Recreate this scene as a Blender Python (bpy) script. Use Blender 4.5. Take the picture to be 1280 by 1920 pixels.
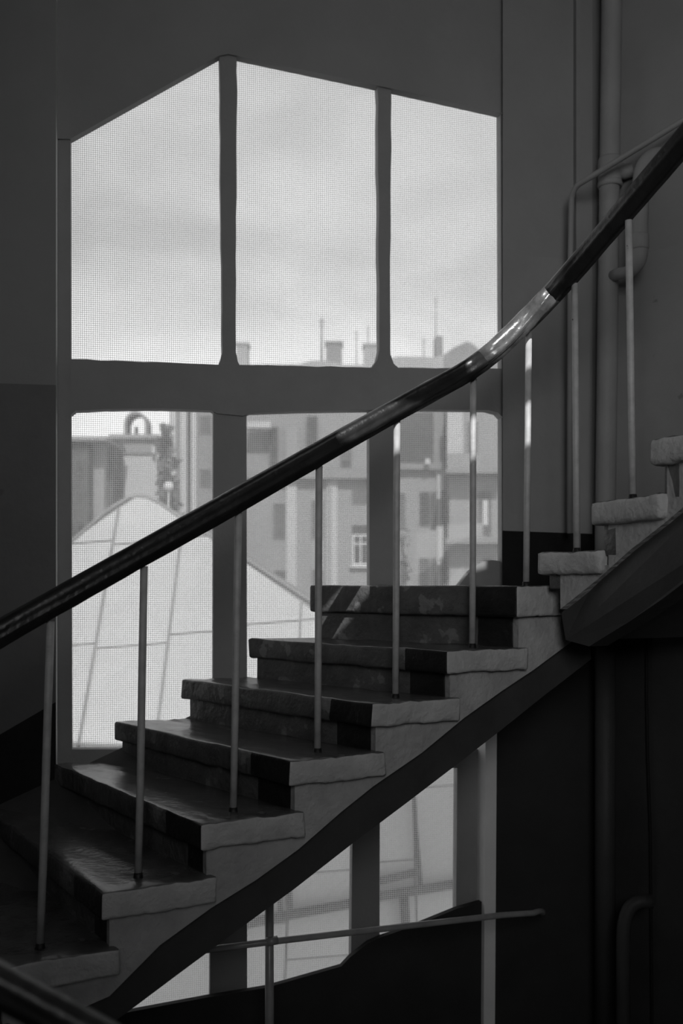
import bpy, bmesh, math, random
from mathutils import Vector, noise

# ------------------------------------------------------------------ clear
for o in list(bpy.data.objects):
    bpy.data.objects.remove(o, do_unlink=True)
SC = bpy.context.scene
COL = SC.collection
R = random.Random(7)

# ------------------------------------------------------------------ camera
F = 1811.0            # focal length in pixels of the 1280x1920 frame
HY = 1097.0           # horizon row
ZC = 2.3              # eye height above the lower floor
cd = bpy.data.cameras.new('camera')
cd.sensor_fit = 'VERTICAL'
cd.sensor_height = 36.0
cd.sensor_width = 24.0
cd.lens = F / 1920 * 36.0
cd.shift_y = (HY - 960) / 1920
cd.clip_start = 0.05
cd.clip_end = 500
cd.dof.use_dof = True
cd.dof.focus_distance = 3.35
cd.dof.aperture_fstop = 2.2
cam = bpy.data.objects.new('camera', cd)
COL.objects.link(cam)
cam.location = (0, 0, ZC)
cam.rotation_euler = (math.pi / 2, 0, 0)
SC.camera = cam

# ------------------------------------------------------------------ world: overcast broken cloud
SKY = 1.74
w = bpy.data.worlds.new('sky')
SC.world = w
w.use_nodes = True
nt = w.node_tree
nt.nodes.clear()
tc = nt.nodes.new('ShaderNodeTexCoord')
mp = nt.nodes.new('ShaderNodeMapping')
mp.inputs['Scale'].default_value = (1.0, 1.0, 2.6)
mp.inputs['Location'].default_value = (0.35, 0.2, 0.15)
n1 = nt.nodes.new('ShaderNodeTexNoise')
n1.inputs['Scale'].default_value = 3.4
n1.inputs['Detail'].default_value = 6
n1.inputs['Roughness'].default_value = 0.5
n1.inputs['Distortion'].default_value = 0.35
rp = nt.nodes.new('ShaderNodeValToRGB')
rp.color_ramp.elements[0].position = 0.34
rp.color_ramp.elements[0].color = (0.66, 0.66, 0.66, 1)
rp.color_ramp.elements[1].position = 0.62
rp.color_ramp.elements[1].color = (0.98, 0.98, 0.98, 1)
sx = nt.nodes.new('ShaderNodeSeparateXYZ')
mr = nt.nodes.new('ShaderNodeMapRange')
mr.inputs['From Min'].default_value = 0.0
mr.inputs['From Max'].default_value = 0.60
mr.inputs['To Min'].default_value = 1.08
mr.inputs["To Max"].default_value = 0.36
mm = nt.nodes.new('ShaderNodeMix')
mm.data_type = 'RGBA'
mm.blend_type = 'MULTIPLY'
mm.inputs[0].default_value = 1.0
bg = nt.nodes.new('ShaderNodeBackground')
bg.inputs['Strength'].default_value = SKY
wo = nt.nodes.new('ShaderNodeOutputWorld')
L = nt.links.new
L(tc.outputs['Generated'], mp.inputs['Vector'])
L(mp.outputs['Vector'], n1.inputs['Vector'])
L(n1.outputs['Fac'], rp.inputs['Fac'])
L(tc.outputs['Generated'], sx.inputs[0])
L(sx.outputs['Z'], mr.inputs['Value'])
L(rp.outputs['Color'], mm.inputs[6])
L(mr.outputs['Result'], mm.inputs[7])
L(mm.outputs[2], bg.inputs['Color'])
L(bg.outputs['Background'], wo.inputs['Surface'])

# ------------------------------------------------------------------ sun (from behind the viewer, high)
SUN_D = Vector((-0.09, 0.75, -0.65)).normalized()
sl = bpy.data.lights.new('sun', 'SUN')
sl.energy = 4.8
sl.angle = math.radians(0.25)
so = bpy.data.objects.new('sun', sl)
COL.objects.link(so)
so.rotation_euler = SUN_D.to_track_quat('-Z', 'Y').to_euler()

# fill lamps added out of view, standing in for daylight behind and above
def fill_lamp(name, loc, target, sx_, sy_, energy, spread=180):
    al = bpy.data.lights.new(name, 'AREA')
    al.shape = 'RECTANGLE'
    al.size = sx_
    al.size_y = sy_
    al.energy = energy
    al.spread = math.radians(spread)      # narrowing the beam dims surfaces off its axis
    ao = bpy.data.objects.new(name, al)
    COL.objects.link(ao)
    ao.location = loc
    ao.rotation_euler = (Vector(target) - Vector(loc)).to_track_quat('-Z', 'Y').to_euler()
fill_lamp('rear_fill', (0.35, -1.95, ZC + 1.45), (1.3, 4.2, ZC + 0.9), 1.3, 1.7, 10.5, 72)  # added fill from behind the viewer, aimed at the right wall
fill_lamp('overhead_fill', (0.75, 1.55, ZC + 3.80), (0.75, 2.2, ZC), 1.3, 1.1, 5)  # added overhead fill, hung below the closed part of the ceiling

SC.view_settings.view_transform = 'Standard'
SC.view_settings.look = 'None'
SC.view_settings.gamma = 1.0
SC.view_settings.use_curve_mapping = False
SC.view_settings.exposure = 0.0

# ------------------------------------------------------------------ measuring helpers
WA, WB = 4.16, 0.22          # window wall: Y = WA + WB * X
def UV(px, py):
    return (px - 640) / F, (HY - py) / F
def atY(px, py, Y):
    u, v = UV(px, py)
    return Vector((u * Y, Y, v * Y + ZC))
def onW(px, py, off=0.0):
    u, v = UV(px, py)
    return atY(px, py, (WA + off) / (1 - WB * u))
def onLine(px, py, P, D):
    """point on the vertical plane through P (x,y) with direction D (x,y)"""
    u, v = UV(px, py)
    # (P + t D): x = u*y
    t = (u * P[1] - P[0]) / (D[0] - u * D[1])
    Y = P[1] + t * D[1]
    return atY(px, py, Y)
WN = Vector((WB, -1, 0)).normalized()      # wall normal, into the room

# ------------------------------------------------------------------ materials
def mat(name, v, rough=0.6, spec=0.4, var=0.12, scale=6.0, bump=0.0, bscale=60.0, coat=0.0, metallic=0.0,
        chips=None, v2=None):
    m = bpy.data.materials.new(name)
    m.use_nodes = True
    t = m.node_tree
    b = t.nodes['Principled BSDF']
    b.inputs['Roughness'].default_value = rough
    b.inputs['Specular IOR Level'].default_value = spec
    b.inputs['Metallic'].default_value = metallic
    b.inputs['Coat Weight'].default_value = coat
    b.inputs['Coat Roughness'].default_value = 0.12
    c = t.nodes.new('ShaderNodeTexCoord')
    n = t.nodes.new('ShaderNodeTexNoise')
    n.inputs['Scale'].default_value = scale
    n.inputs['Detail'].default_value = 6
    n.inputs['Roughness'].default_value = 0.6
    r = t.nodes.new('ShaderNodeValToRGB')
    lo, hi = v * (1 - var), v * (1 + var)
    r.color_ramp.elements[0].position = 0.3
    r.color_ramp.elements[0].color = (lo, lo, lo, 1)
    r.color_ramp.elements[1].position = 0.7
    r.color_ramp.elements[1].color = (hi, hi, hi, 1)
    t.links.new(c.outputs['Object'], n.inputs['Vector'])
    t.links.new(n.outputs['Fac'], r.inputs['Fac'])
    src = r.outputs['Color']
    if chips:
        n3 = t.nodes.new('ShaderNodeTexNoise')
        n3.inputs['Scale'].default_value = chips[0]
        n3.inputs['Detail'].default_value = 8
        r3 = t.nodes.new('ShaderNodeValToRGB')
        r3.color_ramp.elements[0].position = chips[1]
        r3.color_ramp.elements[0].color = (0, 0, 0, 1)
        r3.color_ramp.elements[1].position = chips[1] + 0.025
        r3.color_ramp.elements[1].color = (1, 1, 1, 1)
        mx = t.nodes.new('ShaderNodeMix')
        mx.data_type = 'RGBA'
        t.links.new(c.outputs['Object'], n3.inputs['Vector'])
        t.links.new(n3.outputs['Fac'], r3.inputs['Fac'])
        t.links.new(r3.outputs['Color'], mx.inputs[0])
        t.links.new(src, mx.inputs[6])
        mx.inputs[7].default_value = (chips[2], chips[2], chips[2], 1)
        src = mx.outputs[2]
    t.links.new(src, b.inputs['Base Color'])
    if bump:
        n2 = t.nodes.new('ShaderNodeTexNoise')
        n2.inputs['Scale'].default_value = bscale
        n2.inputs['Detail'].default_value = 5
        bp = t.nodes.new('ShaderNodeBump')
        bp.inputs['Strength'].default_value = bump
        bp.inputs['Distance'].default_value = 0.02
        t.links.new(c.outputs['Object'], n2.inputs['Vector'])
        t.links.new(n2.outputs['Fac'], bp.inputs['Height'])
        t.links.new(bp.outputs['Normal'], b.inputs['Normal'])
    return m

M = {}
M['wall_up'] = mat('plaster_upper_paint', 0.27, 0.75, 0.2, 0.07, 2.5, 0.12, 25)
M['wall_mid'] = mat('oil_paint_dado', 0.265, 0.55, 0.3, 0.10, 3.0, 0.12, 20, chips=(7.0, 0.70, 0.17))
M['wall_midl'] = mat('dimmed_oil_paint_dado', 0.135, 0.55, 0.3, 0.12, 3.0, 0.12, 20, chips=(7.0, 0.70, 0.10))  # same dado paint as the right, dimness of the left side put into the colour
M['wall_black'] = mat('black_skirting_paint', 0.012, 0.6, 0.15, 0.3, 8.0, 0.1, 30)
M['wall_low'] = mat('shaded_lower_paint', 0.035, 0.75, 0.15, 0.2, 3.0, 0.12, 25)  # dark lower paint, with the under-stair shade also put into the colour
M['frame'] = mat('window_frame_paint', 0.27, 0.6, 0.25, 0.06, 8.0, 0.1, 60)
M['jamb'] = mat('jamb_paint', 0.75, 0.7, 0.2, 0.08, 4.0, 0.1, 30)
M['tread'] = mat('tread_paint', 0.085, 0.25, 0.6, 0.30, 9.0, 0.10, 40, chips=(11.0, 0.66, 0.14))
M['riser'] = mat('riser_paint', 0.085, 0.55, 0.35, 0.28, 10.0, 0.45, 35, chips=(9.0, 0.61, 0.17))
M['band'] = mat('black_band_paint', 0.012, 0.5, 0.3, 0.4, 12.0, 0.3, 35)
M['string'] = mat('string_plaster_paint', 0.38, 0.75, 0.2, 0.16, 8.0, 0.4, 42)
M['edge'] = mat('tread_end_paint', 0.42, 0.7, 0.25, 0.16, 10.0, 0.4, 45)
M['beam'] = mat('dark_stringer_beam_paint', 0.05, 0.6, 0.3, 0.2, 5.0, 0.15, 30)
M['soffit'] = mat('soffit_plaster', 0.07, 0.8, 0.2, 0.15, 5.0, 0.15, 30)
M['rail'] = mat('dark_varnished_handrail', 0.018, 0.34, 0.45, 0.4, 14.0, 0.15, 40, coat=0.12)
M['bend'] = mat('worn_handrail_bend', 0.10, 0.22, 0.6, 0.5, 16.0, 0.2, 25, coat=0.4)
M['baluster'] = mat('worn_baluster_paint', 0.40, 0.5, 0.4, 0.18, 20.0, 0.12, 60, chips=(22.0, 0.69, 0.04))
M['pipe'] = mat('painted_pipe', 0.27, 0.6, 0.3, 0.08, 6.0, 0.12, 40)
M['pipe_low'] = mat('shaded_painted_pipe', 0.045, 0.6, 0.3, 0.15, 6.0, 0.12, 40)  # pipe paint with the shade below the landing put into its colour
M['iron'] = mat('dull_iron_rail', 0.30, 0.30, 0.5, 0.2, 12.0, 0.05, 40)
M['floor'] = mat('floor_screed', 0.06, 0.7, 0.3, 0.2, 6.0, 0.1, 30)
M['ceil'] = mat('ceiling_whitewash', 0.35, 0.9, 0.1, 0.06, 3.0)
M['rear'] = mat('rear_wall_paint', 0.22, 0.9, 0.1, 0.06, 3.0)
M['block'] = mat('sill_block_plaster', 0.24, 0.8, 0.2, 0.08, 5.0, 0.1, 30)
M['roof'] = mat("galvanised_roof_sheet", 0.37, 0.5, 0.4, 0.06, 1.2)
M['seam'] = mat('roof_seam', 0.20, 0.6, 0.3, 0.15, 3.0)
M['bar'] = mat('roof_bar_steel', 0.04, 0.6, 0.3, 0.15, 3.0)
M['fac_a'] = mat("facade_pale_render", 0.235, 0.9, 0.1, 0.08, 0.25)
M['fac_b'] = mat('facade_grey_render', 0.20, 0.9, 0.1, 0.10, 0.25)
M['fac_w'] = mat('facade_white_render', 0.38, 0.9, 0.1, 0.06, 0.25)
M['fac_d'] = mat('facade_dark_render', 0.07, 0.9, 0.1, 0.15, 0.3)
M['fac_m'] = mat('facade_attic_render', 0.22, 0.9, 0.1, 0.10, 0.3)
M['sky_b'] = mat('distant_chimney_brick', 0.22, 0.9, 0.1, 0.12, 0.4)
M['sky_l'] = mat('distant_roof_render', 0.32, 0.9, 0.1, 0.10, 0.4)
M['pane_d'] = mat('far_window_pane', 0.03, 0.35, 0.4, 0.3, 1.0)
M['pane_m'] = mat('far_window_pane_curtained', 0.09, 0.5, 0.3, 0.3, 1.0)
M['wframe'] = mat('far_window_frame', 0.46, 0.7, 0.2, 0.05, 1.0)
M['leaf'] = mat('creeper_leaf', 0.09, 0.8, 0.2, 0.4, 4.0)
M['street'] = mat('street_ground', 0.2, 0.9, 0.1, 0.15, 0.3)

def glass_mat():
    m = bpy.data.materials.new('thin_window_glass')
    m.use_nodes = True
    t = m.node_tree
    t.nodes.clear()
    o = t.nodes.new('ShaderNodeOutputMaterial')
    a = t.nodes.new('ShaderNodeBsdfTransparent')
    a.inputs['Color'].default_value = (0.93, 0.93, 0.93, 1)
    g = t.nodes.new('ShaderNodeBsdfGlossy')
    g.inputs['Roughness'].default_value = 0.05
    d = t.nodes.new('ShaderNodeBsdfTranslucent')
    d.inputs['Color'].default_value = (0.8, 0.8, 0.8, 1)
    c = t.nodes.new('ShaderNodeTexCoord')
    n = t.nodes.new('ShaderNodeTexNoise')
    n.inputs['Scale'].default_value = 3.0
    n.inputs['Detail'].default_value = 5
    mr_ = t.nodes.new('ShaderNodeMapRange')
    mr_.inputs['From Min'].default_value = 0.3
    mr_.inputs['From Max'].default_value = 0.75
    mr_.inputs['To Min'].default_value = 0.03
    mr_.inputs['To Max'].default_value = 0.10
    m1 = t.nodes.new('ShaderNodeMixShader')
    m2 = t.nodes.new('ShaderNodeMixShader')
    m2.inputs[0].default_value = 0.004
    t.links.new(c.outputs['Object'], n.inputs['Vector'])
    t.links.new(n.outputs['Fac'], mr_.inputs['Value'])
    t.links.new(mr_.outputs['Result'], m1.inputs[0])
    t.links.new(a.outputs[0], m1.inputs[1])
    t.links.new(d.outputs[0], m1.inputs[2])
    t.links.new(m1.outputs[0], m2.inputs[1])
    t.links.new(g.outputs[0], m2.inputs[2])
    t.links.new(m2.outputs[0], o.inputs['Surface'])
    return m
M['glass'] = glass_mat()
def thread_mat():
    m = bpy.data.materials.new('screen_thread')
    m.use_nodes = True
    t = m.node_tree
    t.nodes.clear()
    o = t.nodes.new('ShaderNodeOutputMaterial')
    a = t.nodes.new('ShaderNodeBsdfDiffuse')
    a.inputs['Color'].default_value = (0.45, 0.45, 0.45, 1)
    d = t.nodes.new('ShaderNodeBsdfTranslucent')
    d.inputs['Color'].default_value = (0.75, 0.75, 0.75, 1)
    x = t.nodes.new('ShaderNodeMixShader')
    x.inputs[0].default_value = 0.62
    t.links.new(a.outputs[0], x.inputs[1])
    t.links.new(d.outputs[0], x.inputs[2])
    t.links.new(x.outputs[0], o.inputs['Surface'])
    return m
M['thread'] = thread_mat()

# ------------------------------------------------------------------ object helpers
def tag(o, label=None, cat=None, group=None, kind=None):
    if label: o['label'] = label
    if cat: o['category'] = cat
    if group: o['group'] = group
    if kind: o['kind'] = kind
    return o
def empty(name, loc, label, cat, group=None):
    o = bpy.data.objects.new(name, None)
    o.empty_display_size = 0.1
    COL.objects.link(o)
    o.location = loc
    ORIG[o.name] = Vector(loc)
    return tag(o, label, cat, group)
ORIG = {}
def origin_of(p):
    return ORIG.get(p.name, Vector((0, 0, 0))) if p else Vector((0, 0, 0))
def obj(name, bm, mats, parent=None, smooth=False, origin=None):
    """bm is in world coordinates; the new object keeps world placement under its parent"""
    bmesh.ops.recalc_face_normals(bm, faces=bm.faces)
    if origin is None:
        vs = [v.co for v in bm.verts]
        origin = Vector((sum(v.x for v in vs) / len(vs), sum(v.y for v in vs) / len(vs), min(v.z for v in vs)))
    origin = Vector(origin)
    for v in bm.verts:
        v.co -= origin
    me = bpy.data.meshes.new(name)
    bm.to_mesh(me)
    bm.free()
    for m in (mats if isinstance(mats, (list, tuple)) else [mats]):
        me.materials.append(M[m] if isinstance(m, str) else m)
    if smooth:
        for p in me.polygons:
            p.use_smooth = True
    o = bpy.data.objects.new(name, me)
    COL.objects.link(o)
    ORIG[o.name] = origin
    if parent:
        o.parent = parent
        o.location = origin - origin_of(parent)
    else:
        o.location = origin
    return o
def prism(bm, pts, ext, mi=0, cap_mi=None):
    """extrude a planar polygon (list of Vectors) by vector ext"""
    ext = Vector(ext)
    a = [bm.verts.new(Vector(p)) for p in pts]
    b = [bm.verts.new(Vector(p) + ext) for p in pts]
    fs = [bm.faces.new(a), bm.faces.new(list(reversed(b)))]
    n = len(pts)
    for i in range(n):
        fs.append(bm.faces.new((a[i], b[i], b[(i + 1) % n], a[(i + 1) % n])))
    for f in fs:
        f.material_index = mi
    return fs
def box(bm, x0, x1, y0, y1, z0, z1, mi=0):
    return prism(bm, [(x0, y0, z0), (x1, y0, z0), (x1, y0, z1), (x0, y0, z1)], (0, y1 - y0, 0), mi)
def tube(bm, pts, rad, seg=12, mi=0, cap=True):
    pts = [Vector(p) for p in pts]
    rads = rad if isinstance(rad, (list, tuple)) else [rad] * len(pts)
    rings = []
    up = None
    for i, p in enumerate(pts):
        if i == 0: d = pts[1] - p
        elif i == len(pts) - 1: d = p - pts[i - 1]
        else: d = (pts[i + 1] - p).normalized() + (p - pts[i - 1]).normalized()
        d.normalize()
        if up is None:
            ref = Vector((0, 0, 1)) if abs(d.z) < 0.9 else Vector((1, 0, 0))
            up = (ref - d * ref.dot(d)).normalized()
        else:
            up = (up - d * up.dot(d)).normalized()
        s = d.cross(up)
        rings.append([bm.verts.new(p + (up * math.cos(2 * math.pi * k / seg) + s * math.sin(2 * math.pi * k / seg)) * rads[i]) for k in range(seg)])
    for i in range(len(rings) - 1):
        for k in range(seg):
            f = bm.faces.new((rings[i][k], rings[i][(k + 1) % seg], rings[i + 1][(k + 1) % seg], rings[i + 1][k]))
            f.material_index = mi
            f.smooth = True
    if cap:
        bm.faces.new(rings[0]).material_index = mi
        bm.faces.new(list(reversed(rings[-1]))).material_index = mi
def arc(a, b, c, n=6):
    """quadratic bend from a to c with control b"""
    a, b, c = Vector(a), Vector(b), Vector(c)
    return [a * (1 - t) ** 2 + b * 2 * t * (1 - t) + c * t * t for t in [i / n for i in range(n + 1)]]
def wear(bm, amp, sc, seed=0.0):
    for v in bm.verts:
        p = v.co * sc + Vector((seed, seed * 1.7, -seed))
        v.co += Vector((noise.noise(p), noise.noise(p + Vector((9, 3, 1))), noise.noise(p + Vector((2, 7, 5))))) * amp

# ================================================================== THE ROOM SHELL
ZCEIL = ZC + 3.9
corner = (1.145, WA + WB * 1.145)                     # where the window wall meets the right wall
RWD = Vector((0.663, -0.748, 0)).normalized()         # direction of the right wall towards the viewer
TH = 0.30                                             # masonry thickness

def wpoly(bm, pix, mi, off=0.0, th=TH, ext=None):
    prism(bm, [onW(x, y, off) for x, y in pix], ext or -WN * th, mi)
# wall beside the window, left (two paint zones and the black stair skirting)
bm = bmesh.new()
wpoly(bm, [(-420, -700), (105, -700), (105, 722), (-420, 706)], 0)
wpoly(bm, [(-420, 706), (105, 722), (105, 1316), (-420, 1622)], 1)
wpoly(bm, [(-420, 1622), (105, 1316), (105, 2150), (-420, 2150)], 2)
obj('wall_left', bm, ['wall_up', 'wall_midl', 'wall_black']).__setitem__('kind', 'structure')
# wall beside the window, right (to the pipe corner)
bm = bmesh.new()
CX = 1112
wpoly(bm, [(942, -700), (CX, -700), (CX, 491), (942, 475)], 0, ext=Vector((0.04, 0.16, 0)))
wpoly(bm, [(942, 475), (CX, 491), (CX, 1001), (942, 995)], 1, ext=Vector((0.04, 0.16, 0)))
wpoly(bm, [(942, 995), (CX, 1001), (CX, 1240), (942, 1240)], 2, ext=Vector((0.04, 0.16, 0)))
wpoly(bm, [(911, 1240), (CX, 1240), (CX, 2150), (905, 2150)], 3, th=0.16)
obj('wall_back', bm, ['wall_up', 'wall_mid', 'wall_black', 'wall_low']).__setitem__('kind', 'structure')
# right wall coming towards the viewer
bm = bmesh.new()
def onR(px, py): return onLine(px, py, corner, RWD)
def rquad(s0, s1, z0a, z0b, z1a, z1b, mi):
    A = Vector((corner[0], corner[1], 0)) + RWD * s0
    B = Vector((corner[0], corner[1], 0)) + RWD * s1
    nrm = Vector((RWD.y, -RWD.x, 0)) * -0.2
    prism(bm, [A + Vector((0, 0, z0a)), B + Vector((0, 0, z0b)), B + Vector((0, 0, z1b)), A + Vector((0, 0, z1a))], nrm, mi)
zl = onR(1260, 461).z
zk = ZC + 0.30
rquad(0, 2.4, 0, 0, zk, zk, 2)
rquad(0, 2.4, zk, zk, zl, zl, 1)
rquad(0, 2.4, zl, zl, ZCEIL, ZCEIL, 0)
obj('wall_right', bm, ['wall_up', 'wall_mid', 'wall_low']).__setitem__('kind', 'structure')
RE = Vector((corner[0], corner[1], 0)) + RWD * 2.4
# far shell around the viewer
bm = bmesh.new()
box(bm, RE.x, RE.x + 0.2, -2.2, RE.y + 0.1, 0, ZCEIL)
obj('wall_side', bm, ['rear']).__setitem__('kind', 'structure')
bm = bmesh.new()
box(bm, -2.55, -2.35, -2.2, 3.75, 0, ZCEIL)
obj('wall_west', bm, ['rear']).__setitem__('kind', 'structure')
bm = bmesh.new()
xr = RE.x + 0.2
box(bm, -2.55, 0.05, -2.4, -2.2, 0, ZCEIL)
box(bm, 1.45, xr, -2.4, -2.2, 0, ZCEIL)
box(bm, 0.05, 1.45, -2.4, -2.2, 0, ZC + 0.6)
box(bm, 0.05, 1.45, -2.4, -2.2, ZC + 2.5, ZCEIL)
obj('wall_rear', bm, ['rear']).__setitem__('kind', 'structure')
bm = bmesh.new()
for x0, x1, z0, z1 in ((0.05, 0.11, 0.6, 2.5), (1.39, 1.45, 0.6, 2.5), (0.11, 1.39, 0.6, 0.66), (0.11, 1.39, 2.44, 2.5), (0.72, 0.78, 0.66, 2.44)):
    box(bm, x0, x1, -2.36, -2.28, ZC + z0, ZC + z1)
wr = obj('window_3', bm, ['frame'])  # unseen window added as an opening for the rear fill lamp
tag(wr, 'unseen rear window added behind the viewer for the fill light', None, None, 'structure')
bm = bmesh.new()
box(bm, 0.11, 0.72, -2.325, -2.318, ZC + 0.66, ZC + 2.44)
obj('pane', bm, ['glass'], wr)
bm = bmesh.new()
box(bm, 0.78, 1.39, -2.325, -2.318, ZC + 0.66, ZC + 2.44)
obj('pane', bm, ['glass'], wr)
bm = bmesh.new()
box(bm, -2.55, xr, -2.4, 5.2, -0.2, 0)
obj('floor', bm, ['floor']).__setitem__('kind', 'structure')
# ceiling with two added slots, shaped to drop sun onto chosen balusters
def ceil_pt(X, z, Y):
    t = (ZCEIL - ZC - z) / -SUN_D.z
    return (X - SUN_D.x * t, Y - SUN_D.y * t)
def railY(X):
    return 3.30 + 0.50 * X
slots = []
for (xa, xb, za, zb) in ((-0.02, 0.74, 0.385, 0.565), (0.44, 0.74, 0.665, 0.98)):
    slots.append([ceil_pt(xa, za, railY(xa)), ceil_pt(xb, za, railY(xb)), ceil_pt(xb, zb, railY(xb)), ceil_pt(xa, zb, railY(xa))])
bm = bmesh.new()
outer = [(-2.55, -2.4), (xr, -2.4), (xr, 4.75), (-2.55, 4.05)]
def loop(pts, z):
    vs = [bm.verts.new((p[0], p[1], z)) for p in pts]
    return [bm.edges.new((vs[i], vs[(i + 1) % len(vs)])) for i in range(len(vs))]
es = []
for pts in [outer] + slots:
    es += loop(pts, ZCEIL)
bmesh.ops.triangle_fill(bm, edges=es, use_beauty=True, use_dissolve=False)
# drop any face that filled a slot
def inside(p, poly):
    c = False
    for i in range(len(poly)):
        a, b = poly[i], poly[i - 1]
        if (a[1] > p[1]) != (b[1] > p[1]) and p[0] < (b[0] - a[0]) * (p[1] - a[1]) / (b[1] - a[1]) + a[0]:
            c = not c
    return c
dead = [f for f in bm.faces if any(inside(f.calc_center_median(), s) for s in slots)]
bmesh.ops.delete(bm, geom=dead, context='FACES_ONLY')
ext = bmesh.ops.extrude_face_region(bm, geom=list(bm.faces))
for v in ext['geom']:
    if isinstance(v, bmesh.types.BMVert):
        v.co.z += 0.03
obj('ceiling', bm, ['ceil']).__setitem__('kind', 'structure')
# unseen parapet above the window wall, height set for its shadow on the roof
bm = bmesh.new()
prism(bm, [(-3.4, WA - 3.4 * WB + 0.02, ZCEIL), (3.4, WA + 3.4 * WB + 0.02, ZCEIL), (3.4, WA + 3.4 * WB + 0.02, ZCEIL + 0.12), (-3.4, WA - 3.4 * WB + 0.02, ZCEIL + 0.12)], -WN * 0.25)
obj('trim_1', bm, ['rear']).__setitem__('kind', 'structure')

# ================================================================== THE TALL WINDOW (frames, panes, insect screens)
GO = 0.07                                              # depth of the window in the niche
def gpoly(pix, th, mats, name, parent, off=GO):
    b = bmesh.new()
    prism(b, [onW(x, y, off) for x, y in pix], -WN * th)
    return obj(name, b, mats, parent)
# niche jambs (left and right) and gabled head
bm = bmesh.new()
prism(bm, [onW(105, -700, 0), onW(105, 2150, 0), onW(111, 2150, GO + 0.06), onW(111, -700, GO + 0.06)], Vector((-0.05, 0, 0)))
obj('trim_2', bm, ['jamb']).__setitem__('kind', 'structure')
bm = bmesh.new()
prism(bm, [onW(911, 1240, 0), onW(905, 2150, 0), onW(879, 2150, GO + 0.06), onW(885, 1240, GO + 0.06)], Vector((0.05, 0, 0)))
obj('trim_3', bm, ['jamb']).__setitem__('kind', 'structure')
bm = bmesh.new()
prism(bm, [onW(x, y, GO - 0.012) for x, y in [(60, -700), (980, -700), (980, 222), (940, 212), (730, 165), (443, 104), (428, 101), (411, 104), (132, 260), (60, 260)]], -WN * 0.045)
obj('trim_4', bm, ['wall_up']).__setitem__('kind', 'structure')
# solid lower infill with sloping top under the lower window
bm = bmesh.new()
prism(bm, [onW(x, y, GO - 0.045) for x, y in [(60, 1935), (245, 1897), (390, 1870), (500, 1852), (640, 1812), (656, 1795), (690, 1768), (712, 1758), (780, 1735), (856, 1704), (905, 1690), (905, 2150), (60, 2150)]], -WN * 0.03)
obj('trim_5', bm, ['wall_low']).__setitem__('kind', 'structure')

w1 = empty('window_1', onW(530, 1405, GO), 'tall three-light window with pointed head behind the stair', None)
w1['kind'] = 'structure'
FT = 0.05
gpoly([(96, 200), (132, 200), (133, 700), (135, 1405), (135, 1440), (96, 1440)], FT, ['frame'], 'frame_stile', w1)
gpoly([(938, 160), (985, 160), (985, 1440), (941, 1440), (940, 700)], FT, ['frame'], 'frame_stile', w1)
gpoly([(135, 1405), (980, 1405), (980, 1440), (135, 1440)], FT, ['frame'], 'frame_bottom_rail', w1)
def wavy(x0, y0, x1, y1, n, amp, seed):
    out = []
    for i in range(n + 1):
        t = i / n
        out.append((x0 + (x1 - x0) * t + amp * noise.noise(Vector((t * 9 + seed, seed, 0))), y0 + (y1 - y0) * t))
    return out
m1 = wavy(412, 95, 417, 660, 14, 2.2, 1.3) + [(413, 675), (406, 690)] + [(452, 692), (446, 678), (442, 660)] + list(reversed(wavy(444, 95, 442, 640, 14, 2.2, 4.1)))
gpoly(m1, FT, ['frame'], 'mullion', w1)
m2 = wavy(708, 150, 711, 655, 12, 2.0, 7.7) + [(707, 675), (695, 692), (752, 694), (738, 682), (732, 665)] + list(reversed(wavy(733, 150, 731, 655, 12, 2.0, 2.2)))
gpoly(m2, FT, ['frame'], 'mullion', w1)
gpoly([(400, 763), (406, 757), (454, 757), (462, 765), (463, 1405), (399, 1405)], FT, ['frame'], 'mullion', w1)
gpoly([(692, 764), (698, 757), (740, 757), (744, 766), (745, 1405), (693, 1405)], FT, ['frame'], 'mullion', w1)
tr_top = [(132, 672)] + [(135 + i * 27, 673 + i * 1.05 + 2.5 * noise.noise(Vector((i * 1.7, 3, 0)))) for i in range(11)] + [(443, 684)] + \
         [(452 + i * 24, 684 + i * 0.5 + 2.5 * noise.noise(Vector((i * 1.9, 8, 0)))) for i in range(11)] + [(733, 688)] + \
         [(745 + i * 24, 689 + i * 0.3 + 2.5 * noise.noise(Vector((i * 1.6, 5, 0)))) for i in range(9)] + [(945, 692)]
tr_bot = [(945, 786), (934, 774), (915, 769), (745, 767), (691, 769), (560, 771), (470, 774), (456, 780), (406, 775), (396, 769), (300, 766), (200, 767), (142, 770), (132, 778)]
gpoly(tr_top + tr_bot, FT + 0.01, ['frame'], 'transom', w1, GO - 0.01)
# glass, one pane per light
def pane(pix, parent, off=GO + 0.028):
    return gpoly(pix, 0.004, ['glass'], 'pane', parent, off)
pane([(128, 250), (415, 95), (415, 688), (128, 688)], w1)
pane([(440, 95), (712, 155), (712, 694), (440, 694)], w1)
pane([(730, 160), (945, 205), (945, 696), (730, 696)], w1)
pane([(128, 760), (405, 760), (405, 1412), (128, 1412)], w1)
pane([(458, 760), (698, 760), (698, 1412), (458, 1412)], w1)
pane([(740, 760), (948, 760), (948, 1412), (740, 1412)], w1)

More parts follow.
